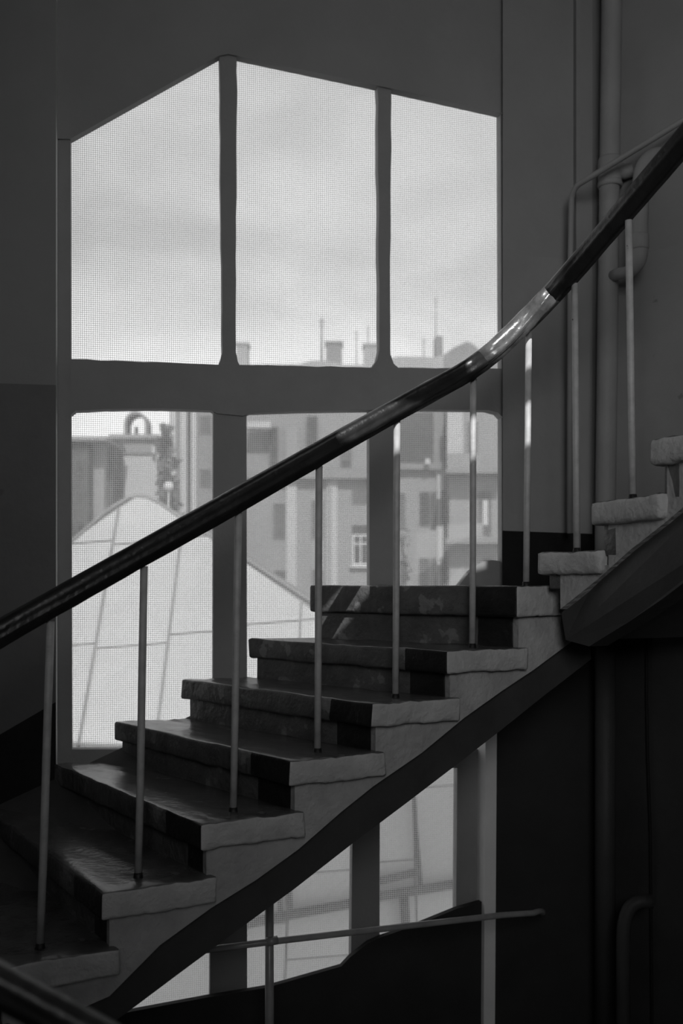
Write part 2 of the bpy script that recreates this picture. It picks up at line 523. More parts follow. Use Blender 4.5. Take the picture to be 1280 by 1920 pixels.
def screen(name, parent, x0, x1, ytop, ybot, off, pitch=0.0088, wd=0.0017, topfn=None):
    """woven screen: flat threads in both directions, clipped at a top outline"""
    b = bmesh.new()
    A = onW(x0, HY, off); B = onW(x1, HY, off)
    Ln = (B - A).length
    e = (B - A).normalized()
    zt = lambda s: ytop if topfn is None else topfn(s)
    Z0 = onW(0.5 * (x0 + x1), ybot, off).z
    nv = int(Ln / pitch)
    tops = []
    for i in range(nv + 1):
        s = i * pitch
        p = A + e * s
        px = 640 + F * p.x / p.y
        z1 = (HY - (ytop if topfn is None else topfn(px))) / F * p.y + ZC
        tops.append(z1)
        q = [Vector((p.x, p.y, Z0)) - e * wd / 2, Vector((p.x, p.y, Z0)) + e * wd / 2, Vector((p.x, p.y, z1)) + e * wd / 2, Vector((p.x, p.y, z1)) - e * wd / 2]
        b.faces.new([b.verts.new(v) for v in q])
    z = Z0
    zmax = max(tops)
    while z < zmax:
        # span of threads whose top is above z
        ok = [i for i, t in enumerate(tops) if t >= z]
        if ok:
            p, q = A + e * (ok[0] * pitch), A + e * (ok[-1] * pitch)
            o_ = -WN * 0.001
            b.faces.new([b.verts.new(v) for v in (Vector((p.x, p.y, z - wd / 2)) + o_, Vector((q.x, q.y, z - wd / 2)) + o_, Vector((q.x, q.y, z + wd / 2)) + o_, Vector((p.x, p.y, z + wd / 2)) + o_)])
        z += pitch
    o = obj(name, b, ['thread'], parent)
    o['kind'] = 'stuff'
    o['label'] = 'fine woven insect screen outside the panes'
    return o
def head(px):
    if px < 411: return 255 + (px - 132) * (100 - 255) / 279.0
    return 98 + (px - 440) * 110 / 500.0
screen('insect_screen', w1, 126, 952, 100, 1410, GO + 0.075, topfn=head)

w2 = empty('window_2', onW(600, 1850, GO), 'lower window seen beneath the stair flight', None)
w2['kind'] = 'structure'
gpoly([(395, 1440), (463, 1440), (463, 1960), (393, 1960)], FT, ['frame'], 'mullion', w2)
gpoly([(662, 1440), (712, 1440), (711, 1960), (656, 1960)], FT, ['frame'], 'mullion', w2)
gpoly([(857, 1440), (895, 1440), (890, 1960), (853, 1960)], FT, ['frame'], 'frame_stile', w2)
gpoly([(96, 1441), (135, 1441), (135, 1960), (96, 1960)], FT, ['frame'], 'frame_stile', w2)
pane([(130, 1436), (400, 1436), (400, 1960), (130, 1960)], w2)
pane([(458, 1436), (666, 1436), (666, 1960), (458, 1960)], w2)
pane([(706, 1436), (860, 1436), (860, 1960), (706, 1960)], w2)
screen('insect_screen', w2, 130, 858, 1445, 1960, GO + 0.075)

# rounded grey block on the sill in the window's corner
bm = bmesh.new()
prof = [(838, 1130), (862, 1096), (878, 1075), (893, 1061), (908, 1053), (922, 1050), (936, 1052), (950, 1060), (962, 1075), (968, 1100), (968, 1130)]
prism(bm, [onW(x, y, 0.075) for x, y in prof], -WN * 0.05)
o = obj('rounded_block', bm, ['block'])
tag(o, 'grey round-topped plaster block in the lower right corner of the window', 'block')

# ================================================================== THE STAIR
H = 0.165
fd = Vector((0.8878, 0.4602, 0))           # going up, flight one
fin = Vector((-0.4602, 0.8878, 0))         # from the open side towards the wall
N = {}; Fa = {}; Zs = {}
for i in range(-2, 6):
    k = 4 - i
    N[i] = Vector((0.3635, 3.314, 0)) - fd * 0.296 * k
    Zs[i] = ZC - 0.225 - H * k
Zs[5] = ZC - 0.002
for i, X in {-2: -1.94, -1: -1.68, 0: -1.42, 1: -1.163, 2: -0.93, 3: -0.665, 4: -0.392, 5: -0.137}.items():
    Fa[i] = Vector((X, WA + WB * X - 0.006, 0))
stair = empty('staircase', Vector((0, 3.4, 0)), 'worn concrete stair rising in front of the tall window', 'staircase')

def slab(name, plan, z0, z1, mats, parent, mi_fn, cuts=16, bev=0.010, amp=0.005, seed=0.0):
    b = bmesh.new()
    prism(b, [Vector((p.x, p.y, z0)) for p in plan], (0, 0, z1 - z0))
    bmesh.ops.recalc_face_normals(b, faces=b.faces)
    bmesh.ops.bevel(b, geom=[e for e in b.edges], offset=bev, segments=2, affect='EDGES', profile=0.6)
    long = [e for e in b.edges if e.calc_length() > 0.12]
    bmesh.ops.subdivide_edges(b, edges=long, cuts=cuts, use_grid_fill=True)
    for f in b.faces:
        f.material_index = mi_fn(f.calc_center_median(), f.normal)
        f.smooth = True
    wear(b, amp, 14.0, seed)
    wear(b, amp * 0.7, 48.0, seed + 3)
    return obj(name, b, mats, parent)

def lerp(a, b, t): return a + (b - a) * t
def dist_in(p, i):
    """distance of p behind the open edge of flight one"""
    return (Vector((p.x, p.y, 0)) - N[4]).dot(fin)
for i in range(-2, 6):
    th = 0.080 if i < 5 else 0.112
    if i < 5:
        nx, fx = N[i + 1], Fa[i + 1]
        dn = (nx - N[i]).normalized(); df = (fx - Fa[i]).normalized()
        plan = [N[i], Fa[i], fx + df * 0.05, nx + dn * 0.055]
    else:
        dn = fd
        C = Vector((corner[0] - 0.02, corner[1] - 0.02, 0))
        plan = [N[5], Fa[5], C, C + RWD * 0.72, Vector((1.0, 3.52, 0)), N[5] + fd * 0.25]
    def tm(c, n, i=i):
        d = dist_in(c, i)
        if n.z > 0.6: return 2 if d < 0.11 else 0
        if n.dot(fin) < -0.6: return 1                      # open end of the tread
        if n.dot(fd) < -0.25:                               # nosing front
            wlen = 0.20
            return 3 if d < wlen else 4
        return 0
    slab('tread', plan, Zs[i] - th, Zs[i], ['tread', 'edge', 'tread', 'band', 'riser'], stair, tm, seed=i * 3.1)
    # riser below
    if i > -2:
        ins = 0.028
        a = N[i] + fd * ins + fin * 0.06
        b_ = Fa[i] + fd * ins - fin * 0.025
        plan = [a, b_, b_ + fd * 0.07, a + fd * 0.07]
        def rm(c, n, i=i):
            return 1 if dist_in(c, i) < 0.19 else 0
        slab('riser', plan, Zs[i - 1] - 0.02, Zs[i] - th + 0.012, ['riser', 'band'], stair, rm, cuts=12, bev=0.005, amp=0.003, seed=i * 2.3 + 1)
# string: plastered open side below the treads
PL = N[4] + fin * 0.03
def onS(px, py, back=0.0):
    q = PL + fin * back
    return onLine(px, py, (q.x, q.y), (fd.x, fd.y))
def s_of(p): return (Vector((p.x, p.y, 0)) - N[4]).dot(fd)
low = [onS(x, y) for x, y in [(120, 1905), (205, 1868), (300, 1772), (395, 1703), (480, 1650), (560, 1592), (640, 1522), (700, 1474), (790, 1412), (870, 1346), (940, 1296), (1000, 1256), (1070, 1204), (1103, 1183)]]
top = []
for i in range(-2, 6):
    th = 0.08 if i < 5 else 0.112
    base = N[i] + fin * 0.03
    p0 = base + fd * 0.030
    if i > -2:
        top.append(Vector((p0.x, p0.y, Zs[i - 1] - 0.03)))
    top.append(Vector((p0.x, p0.y, Zs[i] - th + 0.02)))
e = onS(1062, 1140)
top.append(Vector((e.x, e.y, Zs[5] - 0.06)))
bm = bmesh.new()
prism(bm, [top[0] + Vector((0, 0, -0.2))] + top + list(reversed(low)), fin * 0.12)
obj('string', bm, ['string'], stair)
# dark carrying beam below the string
up_ = [onS(x, y, 0.03) for x, y in [(60, 1925), (205, 1850), (395, 1690), (560, 1580), (700, 1462), (870, 1334), (1000, 1244), (1103, 1170)]]
dn_ = [onS(x, y, 0.03) for x, y in [(1108, 1236), (1020, 1304), (940, 1368), (858, 1432), (760, 1507), (660, 1582), (550, 1668), (440, 1748), (340, 1822), (240, 1897), (150, 1962), (60, 2025)]]
bm = bmesh.new()
prism(bm, up_ + dn_, fin * 0.07)
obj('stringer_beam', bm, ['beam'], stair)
# flat soffit between beam and wall
bm = bmesh.new()
q0, q1 = onS(240, 1850, 0.10), onS(1040, 1262, 0.10)
pw0, pw1 = Vector((-1.75, WA - WB * 1.75 - 0.01, q0.z)), Vector((0.05, WA + WB * 0.05 - 0.01, q1.z - 0.05))
pw0.z += 0.12; pw1.z += 0.10
vs = [bm.verts.new(v) for v in (q0 + Vector((0, 0, 0.06)), q1 + Vector((0, 0, 0.06)), pw1, pw0)]
f0 = bm.faces.new(vs)
r_ = bmesh.ops.extrude_face_region(bm, geom=[f0])
for v in r_['geom']:
    if isinstance(v, bmesh.types.BMVert): v.co.z += 0.05
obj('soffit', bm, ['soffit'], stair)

# second flight, turning towards the viewer along the right wall
N2 = {6: Vector((0.700, 3.470, 0)), 7: Vector((0.838, 3.262, 0)), 8: Vector((0.945, 2.975, 0)), 9: Vector((1.055, 2.690, 0)), 10: Vector((1.165, 2.405, 0)), 11: Vector((1.275, 2.120, 0)), 12: Vector((1.385, 1.835, 0))}
Z2 = {6: ZC + 0.117, 7: ZC + 0.280, 8: ZC + 0.445, 9: ZC + 0.61, 10: ZC + 0.775, 11: ZC + 0.94}
def hit_right(P, d):
    # P + t d on wall line corner + s RWD
    a, b_, c_, d_ = d.x, -RWD.x, d.y, -RWD.y
    rx, ry = corner[0] - P.x, corner[1] - P.y
    det = a * d_ - b_ * c_
    t = (rx * d_ - b_ * ry) / det
    return P + d * (t - 0.015)
stair2 = empty('staircase', Vector((1.2, 3.2, 0)), 'upper stair flight turning right past the pipes above the landing', 'staircase')
for i in (6, 7, 8, 9, 10, 11):
    g = (N2[i + 1] - N2[i]).normalized()
    inn = Vector((-g.y, g.x, 0))
    A, B = N2[i], N2[i + 1] + g * 0.05
    plan = [A, hit_right(A, inn), hit_right(B, inn), B]
    def tm2(c, n, inn=inn):
        if n.z > 0.6: return 0
        return 1
    slab('tread', plan, Z2[i] - 0.08, Z2[i], ['tread', 'edge'], stair2, tm2, bev=0.016, amp=0.005, seed=i * 1.9)
    zb = Zs[5] - 0.01 if i == 6 else Z2[i - 1] - 0.02
    a = A + g * 0.035 + inn * 0.03
    b_ = hit_right(A + g * 0.035, inn)
    plan = [a, b_, b_ + g * 0.07, a + g * 0.07]
    slab('riser', plan, zb, Z2[i] - 0.07, ['riser'], stair2, lambda c, n: 0, cuts=8, bev=0.005, amp=0.003, seed=i * 2.9)
g2 = (N2[9] - N2[6]).normalized()
in2 = Vector((-g2.y, g2.x, 0))
def onS2(px, py, back=0.03):
    # follow the slightly bent open edge, set back
    u, v = UV(px, py)
    ks = sorted(N2)
    for a, b_ in zip(ks[:-1], ks[1:]):
        A, B = N2[a] + in2 * back, N2[b_] + in2 * back
        D = B - A
        t = (u * A.y - A.x) / (D.x - u * D.y)
        if t <= 1.0 or b_ == ks[-1]:
            return atY(px, py, A.y + t * D.y)
bm = bmesh.new()
low2 = [(1050, 1142), (1068, 1128), (1120, 1086), (1180, 1032), (1240, 985), (1290, 943), (1400, 850), (1517, 739), (1729, 550), (2007, 303)]
lo_p = [onS2(x, y) for x, y in low2]
def z_top(p):
    # highest allowed level under the treads along the open edge
    best = Zs[5] - 0.03
    for i in (6, 7, 8, 9, 10, 11):
        if (Vector((p.x, p.y, 0)) - N2[i]).dot(g2) > 0.04:
            best = Z2[i] - 0.05
    return best
ins_pts = []
samples = [onS2(1050 + k * 10, 1000) for k in range(94)]
verts_top = [Vector((p.x, p.y, z_top(p))) for p in samples]
for k in range(len(samples) - 1):
    a, b_ = samples[k], samples[k + 1]
    def lowz(p):
        px = max(low2[0][0], 640 + F * p.x / p.y)
        for (x0, y0), (x1, y1) in zip(low2[:-1], low2[1:]):
            if x0 <= px <= x1 + 0.01:
                return (HY - (y0 + (y1 - y0) * (px - x0) / (x1 - x0))) / F * p.y + ZC
        return (HY - low2[-1][1]) / F * p.y + ZC
    za, zb = lowz(a), lowz(b_)
    zt = min(z_top(a), z_top(b_))
    if zt <= min(za, zb) + 0.002: continue
    prism(bm, [Vector((a.x, a.y, za)), Vector((b_.x, b_.y, zb)), Vector((b_.x, b_.y, zt)), Vector((a.x, a.y, zt))], in2 * 0.05)
obj('string', bm, ['string'], stair2)
bm = bmesh.new()
bu = [onS2(x, y, 0.06) for x, y in [(1052, 1150), (1120, 1075), (1180, 1022), (1240, 975), (1290, 934), (1400, 842), (1517, 730), (1729, 541), (2007, 293)]]
bd = [onS2(x, y, 0.06) for x, y in [(2007, 520), (1729, 738), (1517, 905), (1400, 1004), (1290, 1086), (1240, 1124), (1180, 1165), (1104, 1212), (1060, 1200)]]
prism(bm, bu + bd, in2 * 0.08)
obj('stringer_beam', bm, ['beam'], stair2)
bm = bmesh.new()
def sof(i):
    z = Zs[5] - 0.20 if i == 6 else Z2[6] + H * (i - 6) - 0.34
    a_ = N2[i] + in2 * 0.14
    c_ = hit_right(N2[i], in2)
    return Vector((a_.x, a_.y, z)), Vector((c_.x, c_.y, z))
for i in range(6, 11):
    (a0, c0), (a1, c1) = sof(i), sof(i + 1)
    prism(bm, [a0, a1, c1, c0], (0, 0, 0.05))
obj('soffit', bm, ['soffit'], stair2)

# ================================================================== THE RAILING
INS = 0.11
rl = N[4] + fin * INS
def onRail(px, py): return onLine(px, py, (rl.x, rl.y), (fd.x, fd.y))
rail = empty('stair_railing', Vector((0, 3.4, 1.2)), 'black handrail on thin round balusters along the stair flight', 'railing')
bal = [((75, 1772), (95, 1178), -1), ((259, 1650), (270, 1074), 0), ((437, 1525), (447, 972), 1), ((595, 1412), (598, 885), 2), ((741, 1306), (744, 800), 3), ((885, 1208), (887, 720), 4)]
tops = []
for (b0, t0, st) in bal:
    B, T = onRail(*b0), onRail(*t0)
    B.z = Zs[st] - 0.01
    T.z += 0.02
    bm = bmesh.new()
    tube(bm, [B, B + (T - B) * 0.35 + Vector((0.001, 0, 0)), B + (T - B) * 0.7, T], 0.0118, 12)
    tube(bm, [B, B + Vector((0, 0, 0.024))], [0.0165, 0.0125], 10, 1)
    obj('baluster', bm, ['baluster', 'band'], rail)
    tops.append(T)
extra = [((986, 1094), (991, 634), Vector((0, 3.53, 0)), Zs[5]), ((1081, 1024), (1077, 538), Vector((0, 3.40, 0)), Z2[6]), ((1186, 922), (1178, 425), Vector((0, 3.13, 0)), Z2[7])]
for b0, t0, yy, z in extra:
    B, T = atY(b0[0], b0[1], yy.y), atY(t0[0], t0[1], yy.y)
    B.z = z - 0.01
    T.z += 0.02
    bm = bmesh.new()
    tube(bm, [B, B + (T - B) * 0.4, T], 0.0118, 12)
    tube(bm, [B, B + Vector((0, 0, 0.024))], [0.0165, 0.0125], 10, 1)
    obj('baluster', bm, ['baluster', 'band'], rail)
# balusters further up, beyond the frame
for i in (8, 9, 10, 11):
    q = N2[i] + g2 * 0.17 + in2 * 0.11
    bm = bmesh.new()
    tube(bm, [Vector((q.x, q.y, Z2[i] - 0.01)), Vector((q.x, q.y, Z2[i] + 0.93))], 0.0118, 12)
    tube(bm, [Vector((q.x, q.y, Z2[i] - 0.01)), Vector((q.x, q.y, Z2[i] + 0.014))], [0.0165, 0.0125], 10, 1)
    obj('baluster', bm, ['baluster', 'band'], rail)
# handrail swept along its path
path = [onRail(-260, 1340), onRail(-60, 1222), onRail(0, 1187), onRail(250, 1046), onRail(447, 936), onRail(598, 850), onRail(744, 768), onRail(830, 721), onRail(880, 694)]
path += [atY(905, 676, 3.47), atY(930, 655, 3.49), atY(985, 602, 3.51), atY(1035, 551, 3.46), atY(1060, 523, 3.41), atY(1090, 489, 3.36), atY(1178, 386, 3.13), atY(1280, 266, 2.90), atY(1420, 100, 2.64), atY(1420, 100, 2.64) + Vector((0.30, -0.78, 0.46))]
def resample(pts, step=0.05):
    out = [pts[0]]
    for a, b_ in zip(pts[:-1], pts[1:]):
        n_ = max(1, int((b_ - a).length / step))
        for k in range(1, n_ + 1):
            out.append(a + (b_ - a) * k / n_)
    return out
path = resample([Vector(p) for p in path])
for _ in range(1):
    path = [path[0]] + [(path[i - 1] + path[i] * 2 + path[i + 1]) / 4 for i in range(1, len(path) - 1)] + [path[-1]]
# profile across: s sideways, t upward (moulded wooden cap on an iron flat)
prof = [(-0.017, -0.036), (0.017, -0.036), (0.018, -0.022), (0.030, -0.018), (0.033, -0.008), (0.029, -0.002), (0.0315, 0.006), (0.030, 0.020), (0.022, 0.031), (0.009, 0.036), (-0.009, 0.036), (-0.022, 0.031), (-0.030, 0.020), (-0.0315, 0.006), (-0.029, -0.002), (-0.033, -0.008), (-0.030, -0.018), (-0.018, -0.022)]
bm = bmesh.new()
rings = []
for i, p in enumerate(path):
    d = (path[min(i + 1, len(path) - 1)] - path[max(i - 1, 0)]).normalized()
    s = d.cross(Vector((0, 0, 1))).normalized()
    t = s.cross(d).normalized()
    sc_ = 1.0 + 0.05 * noise.noise(p * 5)
    rings.append([bm.verts.new(p + s * a * sc_ + t * b_ * 1.06 * sc_ + Vector((0, 0, 0.0015 * noise.noise(p * 30 + Vector((a * 90, b_ * 90, 0)))))) for a, b_ in prof])
bend = [i for i, p in enumerate(path) if 884 < 640 + F * p.x / p.y < 1046 and p.y > 3.3]
b0, b1 = bend[0], bend[-1]
def sweep(r, name, m_):
    b = bmesh.new()
    rr = [[b.verts.new(v.co) for v in ring] for ring in r]
    for i in range(len(rr) - 1):
        for k in range(len(prof)):
            b.faces.new((rr[i][k], rr[i][(k + 1) % len(prof)], rr[i + 1][(k + 1) % len(prof)], rr[i + 1][k])).smooth = True
    b.faces.new(rr[0]); b.faces.new(list(reversed(rr[-1])))
    return obj(name, b, [m_], rail)
sweep(rings[:b0 + 1], 'handrail', 'rail')
sweep(rings[b0:b1 + 1], 'handrail_bend', 'bend')['label'] = 'worn shiny bend of the handrail'
sweep(rings[b1:], 'handrail', 'rail')
bm.free()


# near handrail of the descending flight, bottom left corner
near = empty('lower_handrail', Vector((-0.5, 1.3, 0)), 'black handrail crossing the bottom left corner close to the viewer', 'handrail')
bm = bmesh.new()
a, b_ = atY(-260, 1708, 1.30), atY(470, 2098, 1.34)
d = (b_ - a).normalized(); s = d.cross(Vector((0, 0, 1))).normalized(); t = s.cross(d)
rings = []
for k in range(13):
    p = a + (b_ - a) * k / 12
    rings.append([bm.verts.new(p + s * x * 0.75 + t * y * 0.72) for x, y in prof])
for i in range(12):
    for k in range(len(prof)):
        f = bm.faces.new((rings[i][k], rings[i][(k + 1) % len(prof)], rings[i + 1][(k + 1) % len(prof)], rings[i + 1][k])); f.smooth = True
bm.faces.new(rings[0]); bm.faces.new(list(reversed(rings[-1])))
obj('rail', bm, ['rail'], near)
for px in (-170, 360):
    q = atY(px, 1737 + (px + 260) * 0.534, 1.32)
    bm = bmesh.new()
    tube(bm, [Vector((q.x, q.y, 0)), Vector((q.x, q.y, q.z - 0.01))], 0.011, 10)
    obj('baluster', bm, ['iron'], near)

# low window guard beneath the stair: horizontal pipe with one post
guard = empty('window_guard_rail', Vector((-0.1, 3.75, 0)), 'thin pipe rail with upright post in front of the lower window', 'rail')
bm = bmesh.new()
p0 = atY(300, 1792, 3.60); p1 = atY(505, 1766, 3.68); p2 = atY(940, 1716, 4.02); p3 = atY(1000, 1712, 4.12)
tube(bm, [p0, p1, p2] + arc(p3, p3 + Vector((0.05, 0.05, 0)), p3 + Vector((0.06, 0.10, -0.035)), 5) , 0.0125, 12)
obj('rail', bm, ['iron'], guard)
bm = bmesh.new()
q0 = atY(505, 1640, 3.70)
tube(bm, [Vector((q0.x, q0.y, 0)), Vector((q0.x, q0.y, q0.z))], 0.017, 14)
tube(bm, [p1 + Vector((-0.012, 0, -0.0)), p1 + Vector((0.03, 0.012, 0.003))], 0.0165, 12)
obj('post', bm, ['iron'], guard)

# ================================================================== PIPES IN THE CORNER
def atR(px, py, off):
    """point a distance off in front of the right wall"""
    nrm = Vector((RWD.y, -RWD.x, 0))
    return onLine(px, py, (corner[0] + nrm.x * off, corner[1] + nrm.y * off), (RWD.x, RWD.y))
YP = 4.26
pipe = empty('drain_pipe', Vector((1.15, YP, 0)), 'thick painted vertical drain pipe with side loop in the corner', 'pipe')
bm = bmesh.new()
pa, pb = atY(1149, -560, YP), atY(1134, 1000, YP)
pc = Vector((pb.x, pb.y, 0.0))
pm_ = Vector((pb.x, pb.y, ZC - 0.04))
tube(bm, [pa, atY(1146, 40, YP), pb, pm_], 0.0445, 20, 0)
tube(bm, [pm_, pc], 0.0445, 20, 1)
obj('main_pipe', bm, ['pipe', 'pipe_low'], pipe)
for (y0, y1, rr) in ((296, 350, 0.051), (340, 352, 0.054), (-60, -30, 0.05)):
    bm = bmesh.new()
    xx = 1143
    tube(bm, [atY(xx, y0, YP), atY(xx, y0 + 4, YP), atY(xx, y1 - 4, YP), atY(xx, y1, YP)], [rr * 0.93, rr, rr, rr * 0.93], 20)
    obj('collar', bm, ['pipe'], pipe)
bm = bmesh.new()
tube(bm, [atY(1150, 318, YP), atY(1172, 322, YP - 0.02), atY(1186, 318, YP - 0.03)] , [0.038, 0.033, 0.030], 14)
obj('tee_branch', bm, ['pipe'], pipe)
lx = 1204
bm = bmesh.new()
YL = YP - 0.22
tube(bm, arc(atY(1250, 292, YL + 0.06), atY(1204, 284, YL), atY(1201, 340, YL), 8) + [atY(1199, 440, YL)] + arc(atY(1199, 470, YL), atY(1197, 512, YL), atY(1163, 512, YP - 0.10), 8) + [atY(1146, 518, YP - 0.02)], [0.034] * 9 + [0.034] + [0.034] * 3 + [0.030] * 3 + [0.025] * 3 + [0.024], 16)
obj('side_loop', bm, ['pipe'], pipe)
bm = bmesh.new()
tube(bm, [atY(1199, 440, YL), atY(1199, 443, YL), atY(1199, 466, YL), atY(1199, 469, YL)], [0.034, 0.0375, 0.0375, 0.034], 16)
obj('collar', bm, ['pipe'], pipe)

# thin conduit that climbs along the wall then turns up to the right
cond = empty('conduit_pipe', Vector((1.05, 4.2, 0)), 'thin painted conduit bending from vertical to a rising diagonal', 'pipe')
bm = bmesh.new()
YB = 4.16
tube(bm, [atY(1068, 1000, YB + 0.09), atY(1069, 500, YB + 0.09)] + arc(atY(1071, 380, YB + 0.08), atY(1072, 350, YB + 0.06), atY(1092, 341, YB + 0.02), 6) + [atY(1280, 226, 3.98), atY(1420, 140, 3.83)], 0.0125, 10)
obj('tube', bm, ['pipe'], cond)
# flat vertical cable duct in the corner
bm = bmesh.new()
a_ = onW(1080, -600, -0.0); b_ = onW(1088, -600, -0.0)
for X0, X1 in ((1080, 1088),):
    A = onW(X0, -600, -0.03); B = onW(X1, -600, -0.03)
    prism(bm, [A, B, Vector((B.x, B.y, ZC + 0.002)), Vector((A.x, A.y, ZC + 0.002))], -WN * 0.03)
o = obj('cable_duct', bm, ['pipe'])
tag(o, 'narrow vertical cable duct on the wall left of the drain pipe', 'duct')
# lower pipe with rounded bend, in the dark under the stair
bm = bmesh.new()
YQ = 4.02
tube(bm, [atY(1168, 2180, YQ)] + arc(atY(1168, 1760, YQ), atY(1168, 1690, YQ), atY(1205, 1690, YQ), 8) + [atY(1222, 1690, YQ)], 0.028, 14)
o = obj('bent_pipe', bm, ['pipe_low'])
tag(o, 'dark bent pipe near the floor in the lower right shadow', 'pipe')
bm = bmesh.new()
tube(bm, [atR(1212, 1150, 0.012), atR(1212, 1300, 0.012), atR(1214, 1420, 0.012), atR(1219, 1560, 0.012), atR(1222, 1900, 0.012), atR(1222, 2100, 0.012)], 0.006, 8)
o = obj('wall_cable', bm, ['wall_black'])
tag(o, 'thin dark cable running down the right wall under the stair', 'cable')

# ================================================================== OUTSIDE: the tin roof across the yard
D0 = 10.0
TS = 1.6                               # rise of the roof plane
STR = 0.30                             # how far the roof strike recedes to the right
def onRoof(px, py):
    u, v = UV(px, py)
    # z = -0.416*D0 + TS*(Y - D0 - STR*X)
    Y = (0.416 * D0 + TS * D0) / (TS - TS * STR * u - v)
    return atY(px, py, Y)
roof = empty('tin_roof', Vector((-1, 11, 0)), 'pale seamed sheet metal roof with rounded peak across the yard', 'roof')
outline = [(-160, 1222), (0, 1108), (90, 1044), (140, 1010), (195, 962), (222, 944), (240, 934), (256, 930), (275, 932), (300, 944), (340, 972), (470, 1055), (600, 1140), (760, 1246), (960, 1380), (960, 2040), (-160, 2040)]
RN = (onRoof(300, 1500) - onRoof(200, 1500)).cross(onRoof(200, 1300) - onRoof(200, 1500)).normalized()
if RN.y > 0: RN = -RN
bm = bmesh.new()
prism(bm, [onRoof(*p) - RN * 0.03 for p in outline], Vector((0, 2.6, 0)))
obj('roof_body', bm, ['seam'], roof)
def clip(poly, a, b):
    """keep the part of poly (pixels) on the right-hand (inner) side of a->b"""
    out = []
    def sd(p): return (b[0] - a[0]) * (p[1] - a[1]) - (b[1] - a[1]) * (p[0] - a[0])
    for i in range(len(poly)):
        p, q = poly[i - 1], poly[i]
        sp, sq_ = sd(p), sd(q)
        if (sp >= 0) != (sq_ >= 0):
            t = sp / (sp - sq_)
            out.append((p[0] + (q[0] - p[0]) * t, p[1] + (q[1] - p[1]) * t))
        if sq_ >= 0: out.append(q)
    return out
VPX, VPY = 690.0, -1800.0
def col_x(x_at, y_at, y):              # the seam through (x_at,y_at) running up the slope
    return VPX + (x_at - VPX) * (y - VPY) / (y_at - VPY)
cols = [(-170, 1400), (-10, 1400), (148, 1400), (298, 1345), (437, 1330), (563, 1160), (690, 1500), (776, 1560), (900, 1500), (1010, 1500)]
rows = [[960, 1140, 1330, 1520, 1720, 2050], [1024, 1218, 1420, 1610, 1800, 2050], [1021, 1216, 1408, 1600, 1790, 2050], [1008, 1190, 1380, 1570, 1760, 2050], [1012, 1172, 1350, 1540, 1740, 2050],
        [1163, 1330, 1500, 1640, 1800, 2050], [1230, 1400, 1618, 1800, 2050], [1290, 1478, 1668, 1850, 2050], [1400, 1560, 1750, 2050]]
gap = 2.0
sheet_n = 0
for ci in range(len(cols) - 1):
    yprev = 900
    for ry in rows[ci]:
        y0, y1 = yprev + gap * 0.7, ry - gap * 0.7
        yprev = ry
        sl_ = -0.075                   # the laps climb gently to the right
        pl = []
        for (cx_, cy_, yb, dx) in ((cols[ci][0], cols[ci][1], y0, gap), (cols[ci + 1][0], cols[ci + 1][1], y0, -gap), (cols[ci + 1][0], cols[ci + 1][1], y1, -gap), (cols[ci][0], cols[ci][1], y1, gap)):
            x = col_x(cx_, cy_, yb)
            pl.append((x + dx, yb + sl_ * (x - col_x(cols[ci][0], cols[ci][1], yb))))
        for k in range(len(outline)):
            a_, c_ = outline[k], outline[(k + 1) % len(outline)]
            pl = clip(pl, a_, c_)
            if len(pl) < 3: break
        if len(pl) < 3: continue
        bm = bmesh.new()
        lift = R.uniform(0.0, 0.006)
        prism(bm, [onRoof(*p) + RN * lift for p in pl], -RN * 0.03)
        obj('roof_sheet', bm, ['roof'], roof)
# ridge capping along the top edge
bm = bmesh.new()
tube(bm, [onRoof(*p) + RN * 0.01 for p in [(90, 1044), (140, 1010), (195, 962), (222, 944), (240, 934), (256, 930), (275, 932), (300, 944), (340, 972), (470, 1055), (600, 1140), (760, 1246)]], 0.022, 8)
obj('ridge_cap', bm, ['seam'], roof)
# snow guard bars low on the roof
guard2 = empty('snow_guard', onRoof(700, 1700), 'dark metal snow guard bars low on the tin roof', 'snow guard')
def rbar(name, pts, r):
    b = bmesh.new()
    tube(b, [onRoof(*p) + RN * 0.10 for p in pts], r * 1.35, 8)
    obj(name, b, ['bar'], guard2)
rbar('bar', [(300, 1770), (525, 1722), (660, 1697), (712, 1684), (860, 1660), (980, 1640)], 0.040)
rbar('bar', [(690, 1660), (712, 1655), (778, 1640)], 0.034)
rbar('upright', [(771, 1500), (774, 1560), (783, 1665)], 0.020)
rbar('upright', [(752, 1685), (756, 1760)], 0.038)
rbar('upright', [(537, 1660), (540, 1724)], 0.026)
rbar('upright', [(520, 1665), (522, 1724)], 0.018)

